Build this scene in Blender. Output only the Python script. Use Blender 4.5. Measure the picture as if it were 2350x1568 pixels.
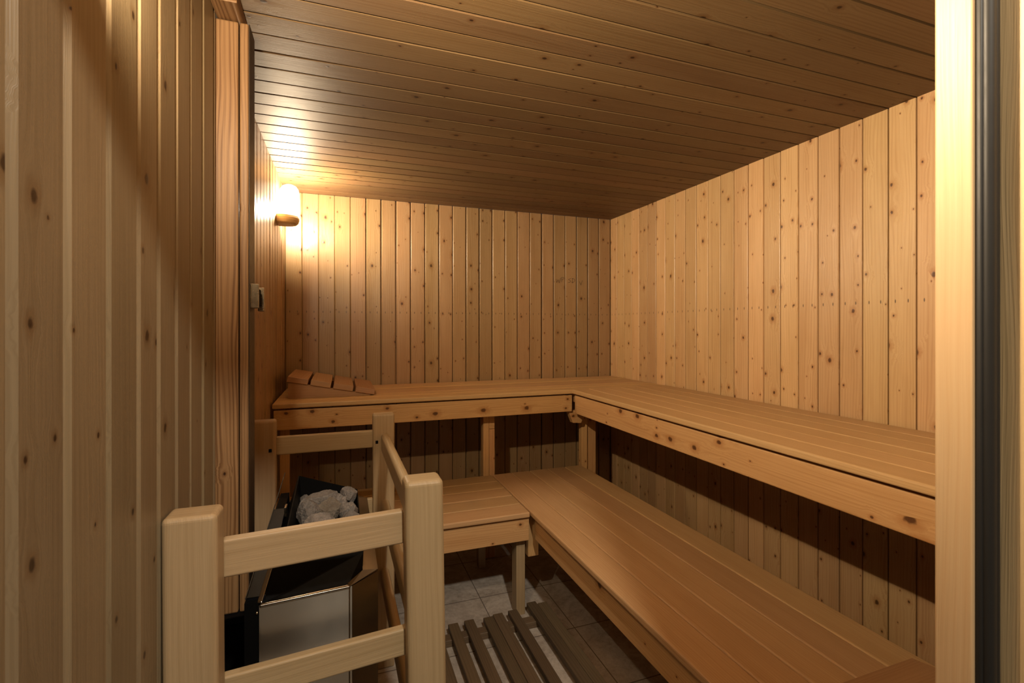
import bpy, bmesh, math, random
from mathutils import Vector, Matrix, noise

random.seed(11)
scene = bpy.context.scene
for o in list(bpy.data.objects):
    bpy.data.objects.remove(o, do_unlink=True)
COL = scene.collection

# ------------------------------------------------------------------ camera
cam_data = bpy.data.cameras.new('camera')
cam = bpy.data.objects.new('camera', cam_data)
COL.objects.link(cam)
cam.location = (0, 0, 1.309)
cam.rotation_euler = (math.radians(90), 0, -0.342852)
cam_data.sensor_width = 36
cam_data.sensor_fit = 'HORIZONTAL'
cam_data.lens = 1096.4 / 2350 * 36
cam_data.shift_y = -32 / 2350
cam_data.clip_start = 0.02
cam_data.dof.use_dof = True
cam_data.dof.focus_distance = 1.9
cam_data.dof.aperture_fstop = 12.0
scene.camera = cam

# ------------------------------------------------------------------ world, exposure
world = bpy.data.worlds.new('world')
scene.world = world
world.use_nodes = True
bg = world.node_tree.nodes['Background']
bg.inputs['Color'].default_value = (1, 0.9, 0.78, 1)
bg.inputs['Strength'].default_value = 0.03
scene.view_settings.view_transform = 'Standard'
scene.view_settings.look = 'None'
scene.view_settings.gamma = 1
scene.view_settings.use_curve_mapping = False
scene.view_settings.exposure = 0.0

# lobby ceiling light outside the door, shining in over the camera
LOBBY_ENERGY = 140
lob = bpy.data.lights.new('lobby_light', 'POINT')
lob.energy = LOBBY_ENERGY
lob.color = (1.0, 0.89, 0.73)
lob.shadow_soft_size = 0.05
lob_o = bpy.data.objects.new('lobby_light', lob)
lob_o.location = (0.29, -0.50, 2.55)
COL.objects.link(lob_o)

LAMP_STRENGTH = 5.0         # frosted glass shades of the two wall lamps
LAMP_COLOR = (1.0, 0.785, 0.525)
FAR_WATT = (150.0, 5.0)     # all-round bulb, then forward fill added to brighten the right wall
NEAR_WATT = (142.0, 132.0)

# ------------------------------------------------------------------ node helpers
class NT:
    def __init__(self, mat):
        self.t = mat.node_tree
        self.t.nodes.clear()
    def n(self, kind, **kw):
        nd = self.t.nodes.new(kind)
        for k, v in kw.items():
            setattr(nd, k, v)
        return nd
    def l(self, a, b):
        self.t.links.new(a, b)
    def val(self, sock, v):
        if hasattr(v, 'is_output'):
            self.l(v, sock)
        else:
            sock.default_value = v
    def m(self, op, a, b=0.0, c=0.0, clamp=False):
        nd = self.n('ShaderNodeMath', operation=op, use_clamp=clamp)
        self.val(nd.inputs[0], a); self.val(nd.inputs[1], b); self.val(nd.inputs[2], c)
        return nd.outputs[0]
    def xyz(self, x, y, z=0.0):
        nd = self.n('ShaderNodeCombineXYZ')
        for i, v in enumerate((x, y, z)):
            self.val(nd.inputs[i], v)
        return nd.outputs[0]
    def noise(self, vec, scale=1.0, detail=2.0, rough=0.5, dist=0.0):
        nd = self.n('ShaderNodeTexNoise')
        self.l(vec, nd.inputs['Vector'])
        nd.inputs['Scale'].default_value = scale
        nd.inputs['Detail'].default_value = detail
        nd.inputs['Roughness'].default_value = rough
        nd.inputs['Distortion'].default_value = dist
        return nd.outputs['Fac']
    def step(self, v, a, b, c=0.0, d=1.0):
        nd = self.n('ShaderNodeMapRange', interpolation_type='SMOOTHSTEP')
        self.val(nd.inputs['Value'], v)
        nd.inputs['From Min'].default_value = a; nd.inputs['From Max'].default_value = b
        nd.inputs['To Min'].default_value = c; nd.inputs['To Max'].default_value = d
        return nd.outputs[0]
    def mix(self, fac, a, b, mode='MIX'):
        nd = self.n('ShaderNodeMix', data_type='RGBA', blend_type=mode)
        self.val(nd.inputs['Factor'], fac)
        for s, v in ((nd.inputs[6], a), (nd.inputs[7], b)):
            if hasattr(v, 'is_output'):
                self.l(v, s)
            else:
                s.default_value = (*v, 1)
        return nd.outputs[2]
    def out(self, shader):
        o = self.n('ShaderNodeOutputMaterial')
        self.l(shader, o.inputs['Surface'])

def principled(nt, col, rough, metal=0.0, spec=0.5, bump=None, bstr=0.1, bdist=0.002):
    p = nt.n('ShaderNodeBsdfPrincipled')
    if hasattr(col, 'is_output'):
        nt.l(col, p.inputs['Base Color'])
    else:
        p.inputs['Base Color'].default_value = (*col, 1)
    nt.val(p.inputs['Roughness'], rough)
    p.inputs['Metallic'].default_value = metal
    p.inputs['Specular IOR Level'].default_value = spec
    if bump is not None:
        b = nt.n('ShaderNodeBump')
        b.inputs['Strength'].default_value = bstr
        b.inputs['Distance'].default_value = bdist
        nt.l(bump, b.inputs['Height'])
        nt.l(b.outputs[0], p.inputs['Normal'])
    return p

def wood(name, light, dark, knots=0.35, knot_size=1.0, rough=0.42, spec=0.4, vary=0.16,
         band=0.5, fine=0.3, pitch=0.011, nails=None, board=0.0922, bump=0.25, tone=0.66, cup=0.0):
    """Softwood: uv u = metres along the grain, v = metres across it."""
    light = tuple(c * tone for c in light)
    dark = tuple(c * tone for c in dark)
    mat = bpy.data.materials.new(name)
    mat.use_nodes = True
    t = NT(mat)
    uv = t.n('ShaderNodeUVMap', uv_map='grain').outputs[0]
    sep = t.n('ShaderNodeSeparateXYZ'); t.l(uv, sep.inputs[0])
    L, V = sep.outputs[0], sep.outputs[1]
    wn = t.noise(t.xyz(t.m('MULTIPLY', L, 1.6), t.m('MULTIPLY', V, 9.0)), 1.0, 2.0)
    Vw = t.m('ADD', V, t.m('MULTIPLY', t.m('SUBTRACT', wn, 0.5), 0.030))
    # knots: one random point per cell
    CL, CV = 0.125, 0.052
    vo = t.n('ShaderNodeTexVoronoi', voronoi_dimensions='2D', feature='F1')
    vo.inputs['Scale'].default_value = 1.0
    vo.inputs['Randomness'].default_value = 0.9
    t.l(t.xyz(t.m('DIVIDE', L, CL), t.m('DIVIDE', V, CV)), vo.inputs['Vector'])
    ps = t.n('ShaderNodeSeparateXYZ'); t.l(vo.outputs['Position'], ps.inputs[0])
    cs = t.n('ShaderNodeSeparateColor'); t.l(vo.outputs['Color'], cs.inputs[0])
    dL = t.m('SUBTRACT', L, t.m('MULTIPLY', ps.outputs[0], CL))
    dV = t.m('SUBTRACT', V, t.m('MULTIPLY', ps.outputs[1], CV))
    d = t.m('SQRT', t.m('ADD', t.m('POWER', t.m('MULTIPLY', dL, 0.72), 2.0), t.m('POWER', dV, 2.0)))
    size = t.m('MULTIPLY', t.m('ADD', 0.0016, t.m('MULTIPLY', t.m('POWER', cs.outputs[1], 2.2), 0.0062)), knot_size)
    wob = t.noise(t.xyz(t.m('MULTIPLY', L, 90.0), t.m('MULTIPLY', V, 90.0)), 1.0, 1.0)
    dn = t.m('MULTIPLY', t.m('DIVIDE', d, size), t.m('ADD', 0.6, t.m('MULTIPLY', wob, 0.8)))
    present = t.m('LESS_THAN', cs.outputs[0], knots)
    core = t.m('MULTIPLY', t.step(dn, 1.25, 0.55), present)
    halo = t.m('MULTIPLY', t.step(dn, 3.4, 0.8), present)
    wide = t.m('MULTIPLY', t.step(dn, 9.0, 1.0), present)
    G = t.m('SUBTRACT', Vw, t.m('MULTIPLY', dV, t.m('MULTIPLY', wide, 0.75)))
    ph = t.m('ADD', t.m('MULTIPLY', G, 2 * math.pi / pitch),
             t.m('MULTIPLY', t.noise(t.xyz(t.m('MULTIPLY', L, 0.9), t.m('MULTIPLY', V, 22.0)), 1.0, 1.0), 20.0))
    s = t.m('ADD', t.m('MULTIPLY', t.m('SINE', ph), 0.5), 0.5)
    bands = t.m('MULTIPLY', t.m('POWER', s, 1.8), t.step(t.noise(t.xyz(t.m('MULTIPLY', L, 0.5), t.m('MULTIPLY', V, 40.0), 8.1), 1.0, 1.0), 0.25, 0.7, 0.25, 1.0))
    fn = t.noise(t.xyz(t.m('MULTIPLY', L, 5.0), t.m('MULTIPLY', G, 420.0)), 1.0, 3.0, 0.6)
    cloud = t.noise(t.xyz(t.m('MULTIPLY', L, 2.3), t.m('MULTIPLY', V, 14.0), 3.7), 1.0, 3.0, 0.55)
    fac = t.m('ADD', t.m('MULTIPLY', bands, band),
              t.m('ADD', t.m('MULTIPLY', t.step(fn, 0.3, 0.75), fine), t.m('MULTIPLY', t.step(cloud, 0.35, 0.7), 0.32)), clamp=True)
    col = t.mix(fac, light, dark)
    amber = tuple(c * k for c, k in zip(dark, (0.80, 0.62, 0.45)))
    col = t.mix(t.m('MULTIPLY', halo, 0.6), col, amber)
    kc = tuple(c * k for c, k in zip(dark, (0.17, 0.11, 0.09)))
    col = t.mix(t.m('MULTIPLY', core, 0.92), col, kc)
    # board to board variation
    geo = t.n('ShaderNodeNewGeometry')
    oi = t.n('ShaderNodeObjectInfo')
    rnd = t.m('FRACT', t.m('ADD', geo.outputs['Random Per Island'], oi.outputs['Random']))
    hsv = t.n('ShaderNodeHueSaturation')
    t.l(col, hsv.inputs['Color'])
    t.val(hsv.inputs['Value'], t.m('ADD', 1.0 - vary, t.m('MULTIPLY', rnd, 2 * vary)))
    r2 = t.m('FRACT', t.m('MULTIPLY', rnd, 7.31))
    t.val(hsv.inputs['Hue'], t.m('ADD', 0.494, t.m('MULTIPLY', r2, 0.012)))
    col = hsv.outputs[0]
    if nails:
        raw = t.n('ShaderNodeUVMap', uv_map='plain').outputs[0]
        sp = t.n('ShaderNodeSeparateXYZ'); t.l(raw, sp.inputs[0])
        a = t.m('ABSOLUTE', t.m('SUBTRACT', t.m('ABSOLUTE', sp.outputs[1]), 0.021))
        nm = None
        for z0 in nails:
            b = t.m('ABSOLUTE', t.m('SUBTRACT', sp.outputs[0], z0))
            e = t.m('SQRT', t.m('ADD', t.m('POWER', t.m('DIVIDE', a, 0.0022), 2.0), t.m('POWER', t.m('DIVIDE', b, 0.0075), 2.0)))
            k = t.step(e, 1.2, 0.6)
            nm = k if nm is None else t.m('MAXIMUM', nm, k)
        col = t.mix(t.m('MULTIPLY', nm, 0.85), col, (0.035, 0.02, 0.012))
    rg = t.m('ADD', rough, t.m('MULTIPLY', t.m('SUBTRACT', fn, 0.5), 0.12))
    hgt = t.m('ADD', t.m('MULTIPLY', fn, 0.5), t.m('ADD', t.m('MULTIPLY', cloud, 1.3), t.m('MULTIPLY', core, -0.4)))
    p = principled(t, col, rg, 0.0, spec, hgt, bump, 0.004)
    if cup:
        raw2 = t.n('ShaderNodeUVMap', uv_map='plain').outputs[0]
        s2 = t.n('ShaderNodeSeparateXYZ'); t.l(raw2, s2.inputs[0])
        k = t.m('MULTIPLY', t.m('SUBTRACT', r2, 0.35), cup)
        hb = t.m('MULTIPLY', t.m('POWER', t.m('ABSOLUTE', t.m('MAXIMUM', s2.outputs[1], -0.06)), 2.0), k)
        b2 = t.n('ShaderNodeBump')
        b2.inputs['Strength'].default_value = 1.0
        b2.inputs['Distance'].default_value = 1.0
        t.l(hb, b2.inputs['Height'])
        b1 = p.inputs['Normal'].links[0].from_node
        t.l(b2.outputs[0], b1.inputs['Normal'])
    t.out(p.outputs[0])
    return mat

def plain(name, col, rough=0.5, metal=0.0, spec=0.5):
    mat = bpy.data.materials.new(name)
    mat.use_nodes = True
    t = NT(mat)
    g = t.n('ShaderNodeNewGeometry')
    nz = t.noise(g.outputs['Position'], 60.0, 3.0)
    r = t.m('ADD', rough, t.m('MULTIPLY', t.m('SUBTRACT', nz, 0.5), 0.15))
    c = t.mix(t.m('MULTIPLY', nz, 0.35), col, tuple(x * 0.7 for x in col))
    t.out(principled(t, c, r, metal, spec).outputs[0])
    return mat

WALL_L = (0.56, 0.37, 0.19)
WALL_D = (0.42, 0.245, 0.105)
M = {}
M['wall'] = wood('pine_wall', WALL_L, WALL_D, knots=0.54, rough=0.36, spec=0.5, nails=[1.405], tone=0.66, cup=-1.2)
M['wall_lit'] = wood('pine_wall_lit', WALL_L, WALL_D, knots=0.54, rough=0.36, spec=0.5, nails=[1.405], tone=1.12, cup=-1.2)  # same pine as the back wall, lightened: lamp light put into its tone
M['wall_near'] = wood('pine_wall_near', (0.60, 0.455, 0.265), (0.45, 0.325, 0.175), knots=0.20, knot_size=1.1, rough=0.42, vary=0.10, tone=0.38)  # greyer pine at a lower tone than the back wall
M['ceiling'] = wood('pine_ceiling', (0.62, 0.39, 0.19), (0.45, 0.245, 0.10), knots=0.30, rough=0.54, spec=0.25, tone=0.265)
M['slat'] = wood('bench_slat', (0.62, 0.405, 0.20), (0.49, 0.295, 0.125), knots=0.0, rough=0.46, vary=0.09, band=0.35, pitch=0.008, fine=0.5, tone=0.95)
M['slat_low'] = wood('bench_slat_shaded', (0.62, 0.405, 0.20), (0.49, 0.295, 0.125), knots=0.0, rough=0.46, vary=0.09, band=0.35, pitch=0.008, fine=0.5, tone=0.88)  # upper slat wood darkened: weaker lamp light put into its tone
M['fascia'] = wood('bench_fascia', (0.62, 0.38, 0.17), (0.46, 0.25, 0.095), knots=0.40, knot_size=1.5, rough=0.48, vary=0.08, tone=1.05)
M['guard'] = wood('guard_wood', (0.56, 0.41, 0.235), (0.43, 0.30, 0.155), knots=0.0, rough=0.45, vary=0.08, band=0.35, pitch=0.013, fine=0.45, tone=0.80)
M['post'] = wood('fir_post', (0.56, 0.33, 0.15), (0.26, 0.125, 0.045), knots=0.05, rough=0.5, band=0.95, pitch=0.009, vary=0.08, tone=0.60)
M['jamb'] = wood('door_jamb', (0.72, 0.50, 0.27), (0.62, 0.39, 0.18), knots=0.04, rough=0.45, band=0.3, vary=0.04, tone=0.76)
M['cedar'] = wood('headrest_wood', (0.48, 0.275, 0.135), (0.36, 0.185, 0.08), knots=0.0, rough=0.5, vary=0.10, band=0.4, tone=0.9)
M['duck'] = wood('duckboard_wood', (0.30, 0.21, 0.12), (0.18, 0.12, 0.065), knots=0.05, rough=0.6, vary=0.18, tone=0.5)
M['lampwood'] = wood('lamp_wood', (0.66, 0.48, 0.27), (0.55, 0.37, 0.19), knots=0.0, rough=0.5, tone=1.2)
M['black'] = plain('black_enamel', (0.0028, 0.0028, 0.0028), 0.65, 0, 0.08)
M['charcoal'] = plain('charcoal_metal', (0.006, 0.006, 0.0075), 0.5, 0.0, 0.12)
M['rubber'] = plain('black_rubber', (0.016, 0.0145, 0.013), 0.5, 0, 0.3)
M['edge_shade'] = plain('post_edge_shade', (0.045, 0.028, 0.016), 0.45)  # dark brown standing in for shade on the post's right face
M['zinc'] = plain('zinc_metal', (0.40, 0.32, 0.22), 0.28, 1.0)
M['graphite'] = plain('pencil_graphite', (0.07, 0.04, 0.025), 0.7)

def steel_mat():
    mat = bpy.data.materials.new('brushed_steel')
    mat.use_nodes = True
    t = NT(mat)
    uv = t.n('ShaderNodeUVMap', uv_map='grain').outputs[0]
    sep = t.n('ShaderNodeSeparateXYZ'); t.l(uv, sep.inputs[0])
    st = t.noise(t.xyz(t.m('MULTIPLY', sep.outputs[0], 6.0), t.m('MULTIPLY', sep.outputs[1], 900.0)), 1.0, 2.0)
    sm = t.noise(t.xyz(sep.outputs[0], sep.outputs[1]), 14.0, 3.0)
    r = t.m('ADD', 0.175, t.m('ADD', t.m('MULTIPLY', sm, 0.05), t.m('MULTIPLY', st, 0.03)))
    p = principled(t, (0.32, 0.295, 0.255), r, 1.0, 0.5, st, 0.02, 0.0006)
    p.inputs['Anisotropic'].default_value = 1.0
    p.inputs['Anisotropic Rotation'].default_value = 0.0
    tg = t.n('ShaderNodeTangent', direction_type='UV_MAP', uv_map='grain')
    t.l(tg.outputs[0], p.inputs['Tangent'])
    t.out(p.outputs[0])
    return mat
M['steel'] = steel_mat()

def tile_mat():
    mat = bpy.data.materials.new('floor_tile')
    mat.use_nodes = True
    t = NT(mat)
    g = t.n('ShaderNodeNewGeometry')
    sp = t.n('ShaderNodeSeparateXYZ'); t.l(g.outputs['Position'], sp.inputs[0])
    fx = t.m('DIVIDE', t.m('SUBTRACT', sp.outputs[0], 0.632 - 3.25), 0.325)
    fy = t.m('DIVIDE', t.m('SUBTRACT', sp.outputs[1], 2.23 - 3.6), 0.36)
    ex = t.m('ABSOLUTE', t.m('SUBTRACT', t.m('FRACT', t.m('ADD', fx, 0.5)), 0.5))
    ey = t.m('ABSOLUTE', t.m('SUBTRACT', t.m('FRACT', t.m('ADD', fy, 0.5)), 0.5))
    gr = t.m('LESS_THAN', t.m('MINIMUM', ex, ey), 0.0065)
    cell = t.n('ShaderNodeTexWhiteNoise', noise_dimensions='2D')
    t.l(t.xyz(t.m('FLOOR', fx), t.m('FLOOR', fy)), cell.inputs['Vector'])
    a = t.noise(g.outputs['Position'], 9.0, 6.0, 0.65, 1.2)
    b = t.noise(g.outputs['Position'], 55.0, 4.0, 0.7)
    f = t.m('ADD', t.m('MULTIPLY', t.step(a, 0.35, 0.68), 0.65), t.m('MULTIPLY', t.step(b, 0.35, 0.7), 0.4), clamp=True)
    col = t.mix(f, (0.60, 0.545, 0.475), (0.33, 0.275, 0.225))
    col = t.mix(t.m('MULTIPLY', cell.outputs['Value'], 0.18), col, (0.34, 0.29, 0.24))
    col = t.mix(gr, col, (0.16, 0.13, 0.105))
    t.out(principled(t, col, t.m('ADD', 0.42, t.m('MULTIPLY', gr, 0.3)), 0, 0.4, t.m('SUBTRACT', 1.0, gr), 0.4, 0.002).outputs[0])
    return mat
M['tile'] = tile_mat()

def stone_mat():
    mat = bpy.data.materials.new('granite_stone')
    mat.use_nodes = True
    t = NT(mat)
    tc = t.n('ShaderNodeTexCoord')
    oi = t.n('ShaderNodeObjectInfo')
    v = t.n('ShaderNodeVectorMath', operation='ADD')
    t.l(tc.outputs['Object'], v.inputs[0]); t.l(t.xyz(t.m('MULTIPLY', oi.outputs['Random'], 9.0), 0.0), v.inputs[1])
    a = t.noise(v.outputs[0], 26.0, 5.0, 0.7)
    b = t.noise(v.outputs[0], 240.0, 3.0, 0.7)
    st = t.n('ShaderNodeVectorMath', operation='MULTIPLY')
    t.l(v.outputs[0], st.inputs[0]); st.inputs[1].default_value = (25, 60, 190)
    c = t.noise(st.outputs[0], 1.0, 3.0, 0.6, 1.0)
    col = t.mix(t.step(a, 0.3, 0.7), (0.27, 0.245, 0.22), (0.14, 0.122, 0.108))
    col = t.mix(t.m('MULTIPLY', t.step(c, 0.5, 0.7), 0.55), col, (0.30, 0.28, 0.26))
    col = t.mix(t.m('MULTIPLY', t.step(b, 0.52, 0.7), 0.6), col, (0.07, 0.065, 0.06))
    tint = t.n('ShaderNodeHueSaturation'); t.l(col, tint.inputs['Color'])
    t.val(tint.inputs['Value'], t.m('ADD', 0.7, t.m('MULTIPLY', oi.outputs['Random'], 0.55)))
    ob = t.n('ShaderNodeAttribute', attribute_name='rust', attribute_type='OBJECT')
    col = t.mix(ob.outputs['Fac'], tint.outputs[0], (0.13, 0.10, 0.06), 'MIX')
    h = t.m('ADD', t.m('MULTIPLY', a, 1.0), t.m('MULTIPLY', b, 0.35))
    t.out(principled(t, col, 0.85, 0, 0.25, h, 0.9, 0.006).outputs[0])
    return mat
M['stone'] = stone_mat()

def glow_mat():
    mat = bpy.data.materials.new('lit_glass')
    mat.use_nodes = True
    t = NT(mat)
    e = t.n('ShaderNodeEmission')
    e.inputs['Color'].default_value = (*LAMP_COLOR, 1)
    e.inputs['Strength'].default_value = LAMP_STRENGTH
    tr = t.n('ShaderNodeBsdfTransparent')
    mx = t.n('ShaderNodeMixShader')
    mx.inputs[0].default_value = 0.3
    t.l(e.outputs[0], mx.inputs[1]); t.l(tr.outputs[0], mx.inputs[2])
    t.out(mx.outputs[0])
    return mat
M['glow'] = glow_mat()

# ------------------------------------------------------------------ mesh helpers
def uv_grain(bm, g, off=None, faces=None):
    """uv 'grain': u along axis g (metres + offset), v across."""
    ul = bm.loops.layers.uv.get('grain') or bm.loops.layers.uv.new('grain')
    pl = bm.loops.layers.uv.get('plain') or bm.loops.layers.uv.new('plain')
    ou, ov = off if off else (random.uniform(0, 40), random.uniform(0, 40))
    others = [a for a in range(3) if a != g]
    for f in (faces if faces is not None else bm.faces):
        n = f.normal
        for lp in f.loops:
            c = lp.vert.co
            if abs(n[g]) > 0.8:
                a, b = others
                u, v = c[a] * 0.25, c[b]
            else:
                w = others[0] if abs(n[others[0]]) < abs(n[others[1]]) else others[1]
                q = others[1] if w == others[0] else others[0]
                u, v = c[g], c[w] + 0.6 * c[q]
            lp[ul].uv = (u + ou, v + ov)
            lp[pl].uv = (-9, -9)

def add_box(bm, x, y, z, bev=0.0, seg=2, g=None, off=None, mat=None):
    t = bmesh.new()
    bmesh.ops.create_cube(t, size=1.0)
    sx, sy, sz = x[1] - x[0], y[1] - y[0], z[1] - z[0]
    bmesh.ops.scale(t, vec=(sx, sy, sz), verts=t.verts)
    if bev > 0:
        bmesh.ops.bevel(t, geom=list(t.edges), offset=min(bev, 0.49 * min(sx, sy, sz)), segments=seg, profile=0.5, affect='EDGES')
    t.normal_update()
    if g is None:
        g = max(range(3), key=lambda i: (sx, sy, sz)[i])
    uv_grain(t, g, off)
    bmesh.ops.translate(t, vec=((x[0] + x[1]) / 2, (y[0] + y[1]) / 2, (z[0] + z[1]) / 2), verts=t.verts)
    if mat is not None:
        bmesh.ops.transform(t, matrix=mat, verts=t.verts)
    me = bpy.data.meshes.new('tmp')
    t.to_mesh(me); t.free()
    bm.from_mesh(me)
    bpy.data.meshes.remove(me)

def new_bm():
    bm = bmesh.new()
    bm.loops.layers.uv.new('grain'); bm.loops.layers.uv.new('plain')
    return bm

def obj(name, bm, mat, parent=None, smooth=False):
    me = bpy.data.meshes.new(name)
    bm.normal_update()
    bm.to_mesh(me); bm.free()
    if mat is not None:
        me.materials.append(mat)
    if smooth:
        for p in me.polygons:
            p.use_smooth = True
    o = bpy.data.objects.new(name, me)
    COL.objects.link(o)
    if parent is not None:
        o.parent = parent
        o.matrix_parent_inverse = parent.matrix_world.inverted()
        # parents are unrotated empties/meshes whose matrix is set directly below
    return o

def thing(name, label, cat, loc=(0, 0, 0), rz=0.0, group=None):
    o = bpy.data.objects.new(name, None)
    COL.objects.link(o)
    o.location = loc
    o.rotation_euler = (0, 0, rz)
    o.empty_display_size = 0.05
    tag(o, label, cat, group)
    return o

def tag(o, label, cat, group=None):
    o['label'] = label
    o['category'] = cat
    if group:
        o['group'] = group

def part(name, bm, mat, parent, smooth=False):
    """part given in the parent's own coordinates"""
    me = bpy.data.meshes.new(name)
    bm.normal_update()
    bm.to_mesh(me); bm.free()
    me.materials.append(mat)
    if smooth:
        for p in me.polygons:
            p.use_smooth = True
    o = bpy.data.objects.new(name, me)
    COL.objects.link(o)
    o.parent = parent
    return o

def boxpart(name, x, y, z, mat, parent, bev=0.003, seg=2, g=None, smooth=False, mtx=None):
    bm = new_bm()
    add_box(bm, x, y, z, bev, seg, g, None, mtx)
    return part(name, bm, mat, parent, smooth)

def struct(o):
    o['kind'] = 'structure'
    return o

def panel(name, mat, origin, dL, dV, nrm, joints, l0, l1, bev=0.004, gap=0.002, thick=0.012, back=0.02, gaps=None, smallfirst=None):
    """Boarded surface: every board is a strip with chamfered edges over a backing sheet."""
    origin, dL, dV, nrm = Vector(origin), Vector(dL), Vector(dV), Vector(nrm)
    bm = new_bm()
    ul, pl = bm.loops.layers.uv['grain'], bm.loops.layers.uv['plain']
    n = len(joints)
    for i in range(n - 1):
        a, b = joints[i], joints[i + 1]
        ga = (gaps or {}).get(i, gap) / 2
        gb = (gaps or {}).get(i + 1, gap) / 2
        bv = bev * random.uniform(0.8, 1.2)
        dep = random.uniform(-0.0008, 0.0008)
        prof = [(a + ga, -thick), (a + ga, -bv), (a + ga + bv, dep), (b - gb - bv, dep), (b - gb, -bv), (b - gb, -thick)]
        vs = []
        for L in (l0, l1):
            vs.append([bm.verts.new(origin + dL * L + dV * v + nrm * q) for v, q in prof])
        ou, ov = random.uniform(0, 60), random.randint(0, 400) * 0.156
        mid = (a + b) / 2
        acc = [0]
        for k in range(5):
            acc.append(acc[-1] + math.hypot(prof[k + 1][0] - prof[k][0], prof[k + 1][1] - prof[k][1]))
        half = acc[-1] / 2
        flip = dL.cross(dV).dot(nrm) < 0
        for k in range(5):
            ids = [(0, k), (1, k), (1, k + 1), (0, k + 1)]
            if not flip:
                ids = ids[::-1]
            f = bm.faces.new([vs[r][c] for r, c in ids])
            for lp, (r, c) in zip(f.loops, ids):
                L = l0 if r == 0 else l1
                lp[ul].uv = (L + ou, acc[c] - half + ov)
                lp[pl].uv = (L, prof[c][0] - mid)
    # backing
    a, b = joints[0] - 0.025, joints[-1] + 0.025
    cs = []
    for q in (-thick, -thick - back):
        cs.append([bm.verts.new(origin + dL * L + dV * v + nrm * q) for L, v in ((l0, a), (l1, a), (l1, b), (l0, b))])
    ff = [cs[0], cs[1][::-1]] + [[cs[0][i], cs[1][i], cs[1][(i + 1) % 4], cs[0][(i + 1) % 4]] for i in range(4)]
    bf = [bm.faces.new(q) for q in ff]
    for f in bf:
        for lp in f.loops:
            c = lp.vert.co - origin
            lp[ul].uv = (c.dot(dL), c.dot(dV)); lp[pl].uv = (-9, -9)
    bmesh.ops.recalc_face_normals(bm, faces=bf)
    return struct(obj(name, bm, mat))

# ------------------------------------------------------------------ room shell
XR, XL, XN, YB, YF, HC = 1.903, -0.316, -0.295, 3.133, 0.295, 2.119
W = 0.0922
# back wall, left to right
bj = [XR - 0.006 - W * k for k in range(25)][::-1]
bj[0] = XL; bj[-1] = XR
gaps_b = {i: 0.0012 for i in range(5)}
gaps_b.update({i: random.uniform(0.003, 0.0065) for i in range(5, 24)})
gaps_b[18] = 0.0085
wall_back = panel('wall_back', M['wall'], (0, YB, 0), (0, 0, 1), (1, 0, 0), (0, -1, 0), bj, 0, HC, 0.0042, 0.002, thick=0.022, gaps=gaps_b)
rj = [YB - W * k for k in range(32)][::-1]
rj = [y for y in rj if y > YF] ; rj = [YF] + rj
gaps_r = {len(rj) - 1 - 14: 0.0065}
panel('wall_right', M['wall_lit'], (XR, 0, 0), (0, 0, 1), (0, 1, 0), (-1, 0, 0), rj, 0, HC, 0.0024, 0.0046, thick=0.020, gaps=gaps_r)
lj = [YB - W * k for k in range(19)][::-1]
lj = [1.452] + [y for y in lj if y > 1.49]
panel('wall_left', M['wall'], (XL, 0, 0), (0, 0, 1), (0, 1, 0), (1, 0, 0), lj, 0, HC, 0.004, 0.006, thick=0.020)
nj = [0.20, 0.292, 0.39, 0.488, 0.586, 0.685, 0.786, 0.888, 0.976, 1.068, 1.157, 1.25, 1.347, 1.375]
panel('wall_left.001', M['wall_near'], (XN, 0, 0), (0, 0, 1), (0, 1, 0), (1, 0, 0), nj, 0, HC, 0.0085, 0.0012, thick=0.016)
cj = [YB - W * k for k in range(36)][::-1]
cj = [0.20] + [y for y in cj if y > 0.24]
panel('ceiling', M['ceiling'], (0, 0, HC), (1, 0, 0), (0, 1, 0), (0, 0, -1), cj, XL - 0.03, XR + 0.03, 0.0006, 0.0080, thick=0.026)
# front wall beside and above the doorway
fj = [0.66 + 0.0957 * k for k in range(14)]; fj[-1] = XR
panel('wall_front', M['wall'], (0, YF, 0), (0, 0, 1), (1, 0, 0), (0, 1, 0), fj, 0, HC, 0.004, 0.002, back=0.09)
gj = [XN + 0.09 * k for k in range(11)]; gj[-1] = 0.66
panel('wall_front.001', M['wall'], (0, YF, 0), (0, 0, 1), (1, 0, 0), (0, 1, 0), gj, 1.975, HC, 0.004, 0.002, back=0.02)
bm = new_bm()
add_box(bm, (-0.36, 1.95), (-0.9, 3.18), (-0.06, 0.0))
struct(obj('floor', bm, M['tile']))

# left boarded post where the two left wall planes meet
t1 = thing('trim_1', '', '')
del t1['label'], t1['category']
t1['kind'] = 'structure'
def splitpost(x0, x1, z0, z1):
    boxpart('post_board', (x0, x1), (1.375, 1.452), (z0, z1), M['post'], t1, 0.004)
splitpost(-0.308, -0.2468, 0.585, 2.085)
splitpost(-0.2440, -0.2235, 0.585, 2.085)
boxpart('edge_strip', (-0.2233, -0.2212), (1.376, 1.451), (0.585, 2.085), M['edge_shade'], t1, 0.0008)  # added dark strip, paints the shade on the post's right face
boxpart('head_block', (-0.294, -0.236), (1.30, 1.45), (2.087, 2.118), M['post'], t1, 0.002)

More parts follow.
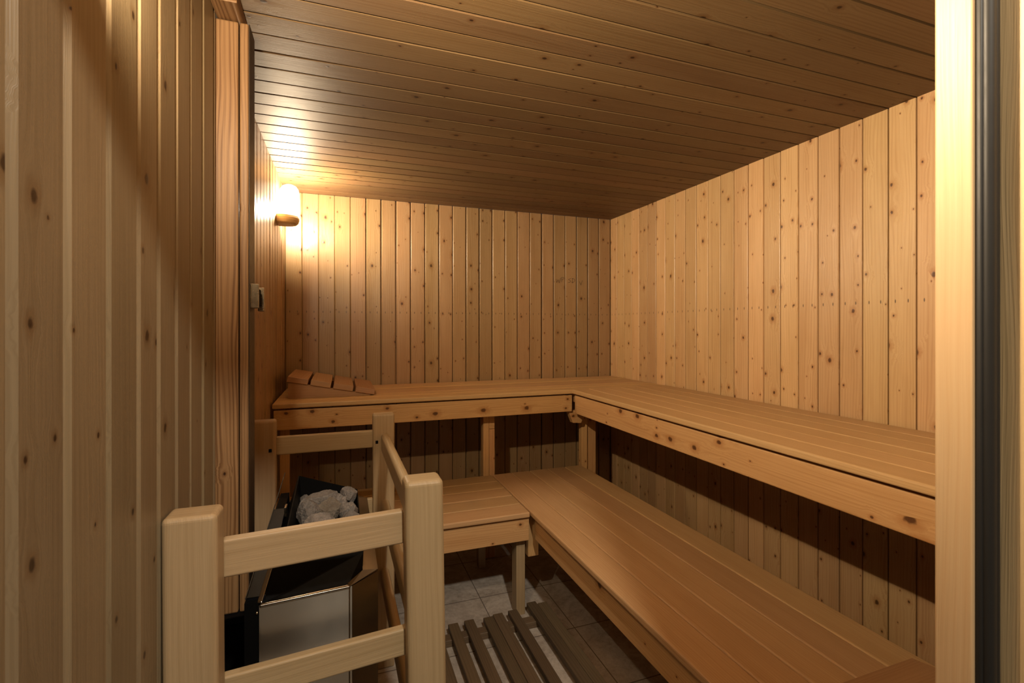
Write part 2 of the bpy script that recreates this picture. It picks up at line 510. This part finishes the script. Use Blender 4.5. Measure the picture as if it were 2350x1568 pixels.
# right side of the door frame
t2 = thing('trim_2', '', '')
del t2['label'], t2['category']
t2['kind'] = 'structure'
boxpart('door_stop', (0.535, 0.600), (0.2655, 0.295), (0, 1.975), M['jamb'], t2, 0.0015)
boxpart('jamb', (0.5615, 0.66), (0.12, 0.265), (0, 1.975), M['jamb'], t2, 0.0015)
bm = new_bm()
add_box(bm, (0.5375, 0.561), (0.2600, 0.2652), (0, 1.97), 0.0015)
pr = [(0.0052 * math.cos(a), 0.0052 * math.sin(a)) for a in [i * math.pi / 8 for i in range(16)]]
for cx_, cy_ in ((0.5440, 0.2585), (0.5545, 0.2600)):
    ring = [[bm.verts.new((cx_ + p * (1 if cx_ < 0.55 else 0.8), cy_ + q * (1 if cx_ < 0.55 else 0.8), z)) for p, q in pr] for z in (0, 1.97)]
    for i in range(16):
        bm.faces.new((ring[0][i], ring[0][(i + 1) % 16], ring[1][(i + 1) % 16], ring[1][i]))
part('door_gasket', bm, M['rubber'], t2, True)

# ------------------------------------------------------------------ pencilled letters on the back wall
bm = new_bm()
def stroke(pts, r=0.0011):
    P = [Vector((1.4559 + (a - 690) * 0.000393, 0, 1.6598 - (b - 725) * 0.000322)) for a, b in pts]
    for p, q in zip(P[:-1], P[1:]):
        d = (q - p).normalized(); nn = Vector((-d.z, 0, d.x)) * r
        y = YB - 0.0014
        vs = [bm.verts.new(Vector((v.x, y, v.z))) for v in (p - nn, q - nn, q + nn, p + nn)]
        vs2 = [bm.verts.new(v.co + Vector((0, 0.0006, 0))) for v in vs]
        bm.faces.new(vs); bm.faces.new(vs2[::-1])
        for i in range(4):
            bm.faces.new((vs[i], vs2[i], vs2[(i + 1) % 4], vs[(i + 1) % 4]))
for s in ([(690, 728), (697, 808), (726, 742), (752, 815), (776, 706)],
          [(806, 705), (800, 795)], [(782, 702), (815, 684), (848, 694), (845, 722), (802, 750)],
          [(988, 703), (935, 728), (985, 762), (968, 792), (928, 802)],
          [(1002, 700), (1048, 708), (1072, 740), (1046, 786), (1012, 804), (1022, 702)],
          [(1160, 762), (1196, 842), (1228, 738)]):
    stroke(s)
wr = obj('pencil_writing', bm, M['graphite'])
wr.parent = wall_back

# ------------------------------------------------------------------ benches
BG = 'slatted sauna benches'
def slats(parent, axis, a0, a1, edges, z, th=0.024, gap=0.0020, bev=0.0060, mat='slat'):
    """axis 0: slats run along x from a0 to a1 at y-edges; axis 1: along y at x-edges"""
    for p, q in zip(edges[:-1], edges[1:]):
        e = (p + gap / 2, q - gap / 2)
        dz = random.uniform(-0.0007, 0.0007)
        if axis == 0:
            boxpart('slat', (a0, a1), e, (z - th, z + dz), M[mat], parent, bev, 3, 0)
        else:
            boxpart('slat', e, (a0, a1), (z - th, z + dz), M[mat], parent, bev, 3, 1)

def lin(a, b, n):
    return [a + (b - a) * i / n for i in range(n + 1)]

b1 = thing('sauna_bench', 'upper wooden bench along the back wall, wedge headrest lying on its left end', 'bench', (0, 0, 0), 0, BG)
slats(b1, 0, -0.306, 1.895, lin(2.478, 3.115, 6), 0.95)
boxpart('fascia', (-0.302, 1.262), (2.496, 2.520), (0.822, 0.917), M['fascia'], b1, 0.003, 2, 0)
boxpart('leg', (0.756, 0.7892), (2.60, 2.645), (0, 0.922), M['fascia'], b1, 0.002, 2, 2)
boxpart('leg', (0.7906, 0.8236), (2.60, 2.640), (0, 0.73), M['fascia'], b1, 0.002, 2, 2)
boxpart('packing_block', (0.7906, 0.8236), (2.602, 2.640), (0.732, 0.922), M['fascia'], b1, 0.002, 2, 0)
boxpart('leg', (-0.2865, -0.2431), (2.60, 2.64), (0, 0.922), M['fascia'], b1, 0.002, 2, 2)

b2 = thing('sauna_bench', 'upper wooden bench running along the right wall toward the door frame', 'bench', (0, 0, 0), 0, BG)
slats(b2, 1, 0.305, 2.474, lin(1.248, 1.893, 6), 0.9525)
boxpart('fascia', (1.265, 1.290), (0.31, 2.470), (0.815, 0.918), M['fascia'], b2, 0.003, 2, 1)
boxpart('leg', (1.379, 1.4175), (2.60, 2.64), (0, 0.925), M['fascia'], b2, 0.002, 2, 2)
boxpart('leg', (1.419, 1.488), (2.62, 2.66), (0, 0.925), M['fascia'], b2, 0.002, 2, 2)
boxpart('cross_rail', (1.292, 1.488), (2.47, 2.595), (0.87, 0.926), M['fascia'], b2, 0.002, 2, 0)
boxpart('leg', (1.36, 1.40), (0.33, 0.37), (0, 0.926), M['fascia'], b2, 0.002, 2, 2)
bm = new_bm()
pf = [(1.292, 0.822), (1.292, 0.80), (1.30, 0.747), (1.345, 0.743), (1.375, 0.822)]
pf = [(1.251, 0.822), (1.2815, 0.749), (1.335, 0.745), (1.370, 0.822)]
f0 = [bm.verts.new((x, 2.524, z)) for x, z in pf]; f1 = [bm.verts.new((x, 2.560, z)) for x, z in pf]
bm.faces.new(f0); bm.faces.new(f1[::-1])
for i in range(4):
    bm.faces.new((f0[i], f1[i], f1[(i + 1) % 4], f0[(i + 1) % 4]))
bmesh.ops.recalc_face_normals(bm, faces=bm.faces)
uv_grain(bm, 0)
part('bracket', bm, M['fascia'], b2)

b3 = thing('sauna_bench', 'short lower wooden bench behind the stove guard, under the upper back bench', 'bench', (0, 0, 0), 0, BG)
slats(b3, 0, -0.306, 0.7915, lin(1.975, 2.555, 5), 0.486, mat='slat_low')
boxpart('fascia', (-0.300, 0.7935), (1.993, 2.017), (0.354, 0.4555), M['fascia'], b3, 0.003, 2, 0)
boxpart('leg', (0.7475, 0.790), (2.035, 2.095), (0, 0.462), M['guard'], b3, 0.002, 2, 2)
boxpart('leg', (-0.29, -0.25), (2.035, 2.085), (0, 0.462), M['guard'], b3, 0.002, 2, 2)
boxpart('leg', (0.70, 0.74), (2.50, 2.54), (0, 0.462), M['guard'], b3, 0.002, 2, 2)

b4 = thing('sauna_bench', 'long lower wooden bench in front of the upper right bench, reaching the foreground', 'bench', (0.8, 1.975, 0), 0.006, BG)
def L4(x0, x1): return (x0 - 0.8, x1 - 0.8)
slats(b4, 1, 0.34 - 1.975, 2.555 - 1.975, [x - 0.8 for x in lin(0.797, 1.354, 5)], 0.486, mat='slat_low')
boxpart('fascia', (0.0185, 0.042), (0.345 - 1.975, 0.012), (0.357, 0.4555), M['fascia'], b4, 0.003, 2, 1)
boxpart('bearer', (0.008, 0.060), (0.066, 0.105), (0.255, 0.4615), M['fascia'], b4, 0.002, 2, 2)
boxpart('leg', (0.46, 0.50), (0.53, 0.57), (0, 0.4615), M['fascia'], b4, 0.002, 2, 2)
boxpart('leg', (0.06, 0.10), (0.36 - 1.975, 0.40 - 1.975), (0, 0.4615), M['fascia'], b4, 0.002, 2, 2)
boxpart('leg', (0.46, 0.50), (0.36 - 1.975, 0.40 - 1.975), (0, 0.4615), M['fascia'], b4, 0.002, 2, 2)

# ------------------------------------------------------------------ headrests (slatted wedges)
def headrest(label, loc, rz):
    t = thing('headrest', label, 'headrest', loc, rz, 'wedge headrests on the benches')
    ang = math.atan2(0.086, 0.433)
    for y in ((0.012, 0.036), (0.404, 0.428)):
        bm = new_bm()
        pf = [(0.004, 0.0006), (0.405, 0.0006), (0.405, 0.0045), (0.004, 0.0842)]
        f0 = [bm.verts.new((x, y[0], z)) for x, z in pf]; f1 = [bm.verts.new((x, y[1], z)) for x, z in pf]
        bm.faces.new(f0); bm.faces.new(f1[::-1])
        for i in range(4):
            bm.faces.new((f0[i], f1[i], f1[(i + 1) % 4], f0[(i + 1) % 4]))
        bmesh.ops.recalc_face_normals(bm, faces=bm.faces)
        uv_grain(bm, 0)
        part('side_wedge', bm, M['cedar'], t)
    mt = Matrix.Translation((0, 0, 0.0862)) @ Matrix.Rotation(ang, 4, 'Y')
    w, g = 0.0985, 0.0125
    for i in range(4):
        x0 = i * (w + g) - 0.002
        boxpart('slat', (x0, x0 + w), (0, 0.44), (0, 0.0285), M['cedar'], t, 0.0025, 2, 1, False, mt)
    return t
headrest('sloping slatted wooden headrest on the far left end of the upper back bench', (-0.2575, 2.634, 0.95), 0.0)
headrest('slatted wooden headrest cut off by the door frame on the lower right bench', (0.855, 0.325, 0.4868), math.radians(90))
bpy.data.objects['headrest.001'].location = (1.288, 0.330, 0.4868)

# ------------------------------------------------------------------ wooden guard round the stove
gd = thing('stove_guard', 'pale wooden post and rail guard surrounding the sauna stove', 'guard rail', (-0.04, 1.45, 0))
GX, GY = -0.04, 1.45
def gbox(name, x, y, z, bev, seg, g, lean=None):
    bm = new_bm()
    add_box(bm, (x[0] - GX, x[1] - GX), (y[0] - GY, y[1] - GY), z, bev, seg, g)
    if lean:
        for v in bm.verts:
            v.co.x += lean * (0.978 - v.co.z)
    return part(name, bm, M['guard'], gd)
gbox('post', (-0.2935, -0.2085), (0.974, 1.036), (0, 0.978), 0.010, 5, 2, 0.006)
gbox('post', (0.1275, 0.2105), (1.034, 1.100), (0, 0.978), 0.012, 5, 2, 0.016)
gbox('post', (0.1125, 0.1935), (1.888, 1.936), (0, 0.978), 0.009, 5, 2)
gbox('post', (-0.3030, -0.2210), (1.884, 1.932), (0, 0.978), 0.009, 5, 2)

def rail(p, q, z0, z1, th, bev, seg=4):
    """rail from p to q (plan points)"""
    p, q = Vector(p), Vector(q)
    d = q - p
    bm = new_bm()
    mtx = Matrix.Translation((p.x - GX, p.y - GY, 0)) @ Matrix.Rotation(math.atan2(d.y, d.x), 4, 'Z')
    add_box(bm, (0, d.length), (-th / 2, th / 2), (z0, z1), bev, seg, 0, None, mtx)
    return part('rail', bm, M['guard'], gd)
for z0, z1 in ((0.8315, 0.9045), (0.583, 0.643), (0.32, 0.39)):
    rail((-0.215, 1.050), (0.140, 1.086), z0, z1, 0.022, 0.005)
for z0, z1 in ((0.847, 0.913), (0.585, 0.652), (0.32, 0.39)):
    rail((-0.225, 1.922), (0.118, 1.920), z0, z1, 0.022, 0.005)
for z0, z1 in ((0.832, 0.905), (0.582, 0.652), (0.317, 0.390)):
    rail((0.157, 1.895), (0.166, 1.070), z0, z1, 0.029, 0.0138, 8)
for x, y, z in ((-0.238, 1.8835, 0.872), (0.127, 1.8875, 0.872)):
    bm = new_bm()
    add_box(bm, (x - GX - 0.005, x - GX + 0.005), (y - GY - 0.0015, y - GY + 0.004), (z - 0.006, z + 0.006), 0.001)
    part('bolt', bm, M['charcoal'], gd)

# ------------------------------------------------------------------ stove
st = thing('sauna_stove', 'black and stainless steel sauna stove filled with grey stones', 'stove', (-0.05, 1.45, 0))
SX, SY = -0.05, 1.45
def prism(plan, z0, ztop, cap=True):
    """vertical walled casing over a plan polygon; ztop(x,y)"""
    bm = new_bm()
    ul = bm.loops.layers.uv['grain']
    lo = [bm.verts.new((x - SX, y - SY, z0)) for x, y in plan]
    hi = [bm.verts.new((x - SX, y - SY, ztop(x, y))) for x, y in plan]
    n = len(plan)
    for i in range(n):
        bm.faces.new((lo[i], lo[(i + 1) % n], hi[(i + 1) % n], hi[i]))
    bm.faces.new(lo[::-1])
    if cap:
        bm.faces.new(hi)
    bmesh.ops.recalc_face_normals(bm, faces=bm.faces)
    for f in bm.faces:
        for lp in f.loops:
            c = lp.vert.co
            lp[ul].uv = (c.z, c.x + c.y)
    return bm
casing_plan = [(-0.162, 1.113), (0.0195, 1.129), (0.083, 1.19), (0.083, 1.70), (0.0195, 1.768), (-0.162, 1.768)]
bm = prism(casing_plan, 0.10, lambda x, y: 0.7285 - 0.004 * (x > 0.05), cap=False)
bmesh.ops.bevel(bm, geom=[e for e in bm.edges if e.is_boundary is False and abs(e.verts[0].co.z - e.verts[1].co.z) > 0.3], offset=0.004, segments=2, affect='EDGES')
part('casing', bm, M['steel'], st)
# rolled top lip of the near steel panel
bm = new_bm()
add_box(bm, (0.0, 0.180), (-0.001, 0.011), (0.7235, 0.7315), 0.0035, 3, 0, None,
        Matrix.Translation((-0.161 - SX, 1.1125 - SY, 0)) @ Matrix.Rotation(math.atan2(0.016, 0.1815), 4, 'Z'))
part('top_lip', bm, M['steel'], st, True)
bm = new_bm()
a0, a1 = Vector((-0.1595 - SX, 1.121 - SY, 0.7300)), Vector((-0.1345 - SX, 1.252 - SY, 0.8140))
dd = (a1 - a0)
add_box(bm, (0, dd.length), (-0.0035, 0.0065), (0, 0.005), 0.0015, 2, 0, None, Matrix.Translation(a0) @ dd.to_track_quat('X', 'Z').to_matrix().to_4x4())
part('edge_strip', bm, M['steel'], st)
# hopper: open black bin for the stones
RZ = lambda x: 0.8149 + (x + 0.135) / 0.187 * (0.7486 - 0.8149)
rim = [(-0.127, 1.25), (0.052, 1.25), (0.052, 1.74), (-0.135, 1.74)]
foot = [(-0.1605, 1.122), (0.0125, 1.136), (0.047, 1.187), (0.0525, 1.70), (0.018, 1.764), (-0.1605, 1.764)]
bm = new_bm()
ro = [bm.verts.new((x - SX, y - SY, RZ(x))) for x, y in rim]
ri = [bm.verts.new((x * 0.965 - 0.0015 - SX, 1.495 + (y - 1.495) * 0.985 - SY, RZ(x))) for x, y in rim]
rb = [bm.verts.new((-0.115 - SX, 1.27 - SY, 0.60)), bm.verts.new((0.040 - SX, 1.27 - SY, 0.60)),
      bm.verts.new((0.040 - SX, 1.715 - SY, 0.60)), bm.verts.new((-0.115 - SX, 1.715 - SY, 0.60))]
fo = [bm.verts.new((x - SX, y - SY, 0.7275)) for x, y in foot]
fl = [bm.verts.new((x - SX, y - SY, 0.70)) for x, y in foot]
bm.faces.new((fo[0], fo[1], ro[1], ro[0]))
bm.faces.new((fo[1], fo[2], ro[1]))
bm.faces.new((fo[2], fo[3], ro[2], ro[1]))
bm.faces.new((fo[3], fo[4], ro[2]))
bm.faces.new((fo[4], fo[5], ro[3], ro[2]))
bm.faces.new((fo[5], fo[0], ro[0], ro[3]))
for i in range(6):
    bm.faces.new((fl[i], fl[(i + 1) % 6], fo[(i + 1) % 6], fo[i]))
for i in range(4):
    j = (i + 1) % 4
    bm.faces.new((ro[i], ro[j], ri[j], ri[i]))
    bm.faces.new((ri[i], ri[j], rb[j], rb[i]))
bm.faces.new(rb)
fl2 = bmesh.new()
oc = [(0.0185, 1.131), (0.0825, 1.1905), (0.0825, 1.6995), (0.019, 1.766)]
ic = [(0.0128, 1.1355), (0.0475, 1.1865), (0.0530, 1.70), (0.0185, 1.7635)]
vo_ = [[fl2.verts.new((x - SX, y - SY, z)) for x, y in oc] for z in (0.7290, 0.7250)]
vi_ = [[fl2.verts.new((x - SX, y - SY, z)) for x, y in ic] for z in (0.7340, 0.7300)]
for i in range(3):
    fl2.faces.new((vo_[0][i], vo_[0][i + 1], vi_[0][i + 1], vi_[0][i]))
    fl2.faces.new((vo_[1][i], vi_[1][i], vi_[1][i + 1], vo_[1][i + 1]))
    fl2.faces.new((vo_[0][i], vo_[1][i], vo_[1][i + 1], vo_[0][i + 1]))
    fl2.faces.new((vi_[0][i], vi_[0][i + 1], vi_[1][i + 1], vi_[1][i]))
fl2.loops.layers.uv.new('grain')
bmesh.ops.recalc_face_normals(fl2, faces=fl2.faces)
part('top_flange', fl2, M['steel'], st)
bmesh.ops.recalc_face_normals(bm, faces=bm.faces)
part('hopper', bm, M['black'], st)
# side column with the raised plate at the wall side
bm = prism([(-0.190, 1.121), (-0.164, 1.121), (-0.164, 1.76), (-0.190, 1.76)], 0.10,
           lambda x, y: 0.735 + (y - 1.12) / 0.62 * 0.02)
part('side_column', bm, M['black'], st)
bm = new_bm()
a0, a1 = Vector((-0.1885 - SX, 1.125 - SY, 0.7425)), Vector((-0.1755 - SX, 1.74 - SY, 0.8285))
dd = a1 - a0
add_box(bm, (0, dd.length), (-0.0012, 0.0012), (-0.0012, 0.0012), 0.0005, 2, 0, None, Matrix.Translation(a0) @ dd.to_track_quat('X', 'Z').to_matrix().to_4x4())
part('edge_rod', bm, M['rubber'], st)
bm = prism([(-0.1885, 1.13), (-0.152, 1.13), (-0.1505, 1.50), (-0.181, 1.50)], 0.70,
           lambda x, y: 0.7415 + (y - 1.13) / 0.37 * 0.0525)
part('terminal_box', bm, M['charcoal'], st)
boxpart('terminal', (-0.151 - SX, -0.145 - SX), (1.47 - SY, 1.50 - SY), (0.78, 0.806), M['zinc'], st, 0.001)
for z in (0.712, 0.575):
    bm = new_bm()
    bmesh.ops.create_icosphere(bm, subdivisions=2, radius=0.0035)
    bmesh.ops.translate(bm, vec=(-0.1665 - SX, 1.1205 - SY, z), verts=bm.verts)
    part('screw', bm, M['zinc'], st, True)
for x, y in ((-0.15, 1.16), (0.02, 1.18), (-0.15, 1.72), (0.02, 1.70)):
    boxpart('foot', (x - 0.015 - SX, x + 0.015 - SX), (y - 0.015 - SY, y + 0.015 - SY), (0, 0.102), M['black'], st, 0.002)

# dark box low on the wall under the boarded post
hb = thing('wall_shield', 'black metal box low on the left wall under the dark boarded post', 'shield', (-0.26, 1.5, 0))
boxpart('body', (-0.034, 0.043), (-0.135, 0.30), (0.0, 0.565), M['black'], hb, 0.003)
boxpart('lid', (-0.034, 0.0455), (-0.14, 0.305), (0.566, 0.584), M['charcoal'], hb, 0.002)

# ------------------------------------------------------------------ stones
def stone(loc, size, rot, seed, label, rust=0.0):
    bm = new_bm()
    bmesh.ops.create_icosphere(bm, subdivisions=5, radius=1.0)
    rs = random.Random(seed)
    planes = []
    for _ in range(17):
        v = Vector((rs.gauss(0, 1), rs.gauss(0, 1), rs.gauss(0, 1))).normalized()
        planes.append((v, rs.uniform(0.60, 0.84)))
    off = Vector((seed * 3.1, seed * 1.7, 0))
    for v in bm.verts:
        p = v.co.normalized()
        r = 1.0
        for nn, dd in planes:
            c = p.dot(nn)
            if c > 0.05:
                r = min(r, dd / c)
        r = r * 1.03 + 0.05 * noise.noise(p * 2.6 + off) + 0.035 * noise.noise(p * 7 + off) + 0.022 * noise.noise(p * 17 + off)
        v.co = Vector((p.x * r * size[0], p.y * r * size[1], p.z * r * size[2]))
    o = obj('stove_stone', bm, M['stone'], None, False)
    o.location = loc
    o.rotation_euler = rot
    o['rust'] = rust
    tag(o, label, 'stone', 'stones in the stove')
    return o
stone((-0.058, 1.655, 0.748), (0.0731, 0.0435, 0.0435), (0.25, -0.10, 0.10), 3, 'long grey stone lying across the back of the stone pile')
stone((0.022, 1.685, 0.748), (0.0296, 0.0296, 0.0383), (0.3, 0.2, 0.4), 8, 'small round grey stone in the back right corner of the stove')
stone((0.002, 1.630, 0.740), (0.0235, 0.0235, 0.0244), (0.2, 0.5, 1.0), 12, 'tiny grey stone wedged between the round corner stone and long back stone')
stone((-0.030, 1.555, 0.752), (0.0539, 0.0400, 0.0435), (0.45, 0.05, 0.1), 5, 'rusty brown stone in the middle of the stone pile', 0.5)
stone((-0.096, 1.545, 0.752), (0.0365, 0.0400, 0.0505), (0.3, -0.55, 0.5), 21, 'pale streaked stone leaning at the left of the stone pile')
stone((0.018, 1.520, 0.748), (0.0278, 0.0348, 0.0539), (0.35, 0.25, 0.2), 14, 'grey ridged stone standing against the right rim of the stove')
stone((0.020, 1.440, 0.752), (0.0278, 0.0313, 0.0383), (0.1, 0.6, 0.3), 17, 'light grey angular stone at the front right, just above the guard rail')
stone((-0.062, 1.425, 0.760), (0.0626, 0.0418, 0.0400), (0.35, -0.1, -0.1), 9, 'long flat stone at the front, half hidden by the guard rail')
stone((-0.112, 1.700, 0.740), (0.0209, 0.0278, 0.0296), (0, 0.3, 0.6), 26, 'small dark stone in the back left corner of the stove')
stone((-0.108, 1.600, 0.715), (0.0209, 0.0383, 0.0296), (0.2, 0.1, 0.2), 31, 'dark stone low against the left rim of the stove')
stone((-0.035, 1.490, 0.690), (0.0391, 0.0278, 0.0261), (0.1, 0.2, 0.9), 37, 'shadowed stone deep in the gap under the rusty brown stone')
stone((-0.04, 1.335, 0.705), (0.0574, 0.0391, 0.0348), (0.1, 0.1, 0.2), 41, 'stone nearest the camera, behind the upper guard rail')

# ------------------------------------------------------------------ wall lamps
def wall_lamp(label, y, z, x0, watt):
    t = thing('wall_lamp', label, 'lamp', (x0, y, z), 0, 'wall lamps')
    # half-round wooden shelf, chamfered below
    bm = new_bm()
    N = 20
    R, hw = 0.104, 0.0555
    def outline(s, zz):
        pts = [(0.0, -hw * s)]
        for i in range(N + 1):
            a = -math.pi / 2 + math.pi * i / N
            pts.append((0.030 + (R - 0.030) * s * math.cos(a), hw * s * math.sin(a)))
        pts.append((0.0, hw * s))
        return [bm.verts.new((x, yy, zz)) for x, yy in pts]
    rows = [outline(0.80, 0.0), outline(0.93, 0.008), outline(1.0, 0.022), outline(1.0, 0.034), outline(0.95, 0.040), outline(0.93, 0.046)]
    for r0, r1 in zip(rows[:-1], rows[1:]):
        n = len(r0)
        for i in range(n):
            bm.faces.new((r0[i], r0[(i + 1) % n], r1[(i + 1) % n], r1[i]))
    bm.faces.new(rows[0][::-1]); bm.faces.new(rows[-1])
    bmesh.ops.recalc_face_normals(bm, faces=bm.faces)
    uv_grain(bm, 1)
    part('wooden_shelf', bm, M['lampwood'], t)
    bm = new_bm()
    prof = [(0.0, 0.047), (0.050, 0.047), (0.052, 0.060), (0.0515, 0.12), (0.049, 0.165), (0.044, 0.188), (0.034, 0.203), (0.018, 0.211), (0.0, 0.213)]
    S = 32
    rings = []
    for r, zz in prof:
        if r == 0:
            rings.append([bm.verts.new((0.056, 0, zz))])
        else:
            rings.append([bm.verts.new((0.056 + r * math.cos(2 * math.pi * k / S), r * math.sin(2 * math.pi * k / S), zz)) for k in range(S)])
    for a, b in zip(rings[:-1], rings[1:]):
        for k in range(S):
            k2 = (k + 1) % S
            if len(a) == 1:
                bm.faces.new((a[0], b[k2], b[k]))
            elif len(b) == 1:
                bm.faces.new((a[k], a[k2], b[0]))
            else:
                bm.faces.new((a[k], a[k2], b[k2], b[k]))
    bmesh.ops.recalc_face_normals(bm, faces=bm.faces)
    g = part('glass_shade', bm, M['glow'], t, True)
    g['label'] = 'glowing white glass shade'
    li = bpy.data.lights.new('bulb', 'POINT')
    li.energy = watt[0]
    li.color = LAMP_COLOR
    li.shadow_soft_size = 0.022
    lo = bpy.data.objects.new('bulb', li)
    COL.objects.link(lo)
    lo.parent = t
    lo.location = (0.056, 0, 0.0685)
    la = bpy.data.lights.new('forward_fill', 'AREA')  # area light added inside the shade to brighten the right wall
    la.shape = 'RECTANGLE'
    la.size, la.size_y = 0.042, 0.05
    la.energy = watt[1]
    la.color = LAMP_COLOR
    lo = bpy.data.objects.new('forward_fill', la)
    COL.objects.link(lo)
    lo.parent = t
    lo.location = (0.058, 0, 0.0690)
    lo.rotation_euler = (0, -math.pi / 2, 0)
    return t
wall_lamp('glowing glass lamp on a wooden shelf, high on the left wall near the back corner', 2.765, 1.849, XL + 0.0015, FAR_WATT)
wall_lamp('glowing glass lamp above the near left wall beside the doorway', 0.600, 1.792, XN + 0.0015, NEAR_WATT)

# ------------------------------------------------------------------ roller catch on the boarded post
lc = thing('door_catch', 'small metal roller catch on the inner edge of the dark left post', 'catch', (-0.2211, 1.415, 1.36))
bm = new_bm()
add_box(bm, (0, 0.0025), (-0.030, 0.030), (0, 0.062), 0.0008)
add_box(bm, (0.0025, 0.020), (-0.030, -0.0275), (0.0, 0.062), 0.0008)
part('plate', bm, M['zinc'], lc)
bm = new_bm()
add_box(bm, (0.0026, 0.018), (-0.026, 0.012), (0.010, 0.050), 0.001)
part('housing', bm, M['black'], lc)
bm = new_bm()
add_box(bm, (0.0026, 0.026), (0.014, 0.017), (0.0, 0.056), 0.0008)
add_box(bm, (0.010, 0.026), (0.017, 0.036), (-0.008, 0.016), 0.003)
part('keeper', bm, M['zinc'], lc)
for z in (0.006, 0.056):
    bm = new_bm()
    bmesh.ops.create_icosphere(bm, subdivisions=2, radius=0.003)
    bmesh.ops.translate(bm, vec=(0.004, -0.020, z), verts=bm.verts)
    part('screw', bm, M['zinc'], lc, True)

# ------------------------------------------------------------------ duckboard on the floor
db = thing('duckboard', 'dark slatted wooden duckboard on the tiled floor between guard and bench', 'floor mat', (0.60, 1.30, 0))
DX, DY = 0.60, 1.30
tops = [(0.345, 0.388, 1.955), (0.425, 0.4675, 1.999), (0.495, 0.5375, 2.001), (0.5785, 0.6225, 1.993), (0.6245, 0.669, 2.003),
        (0.696, 0.738, 2.006), (0.797, 0.841, 2.036), (0.8425, 0.886, 2.016)]
for x0, x1, ye in tops:
    sh = 0.004
    boxpart('slat', (x0 - DX, x1 - DX), (0.55 - DY, ye - DY), (0.029, 0.0505), M['duck'], db, 0.002, 1, 1)
for y0 in (1.925, 1.35, 0.72):
    boxpart('batten', (0.352 - DX, 0.878 - DX), (y0 - DY, y0 + 0.045 - DY), (0.0, 0.0285), M['duck'], db, 0.002, 1, 0)
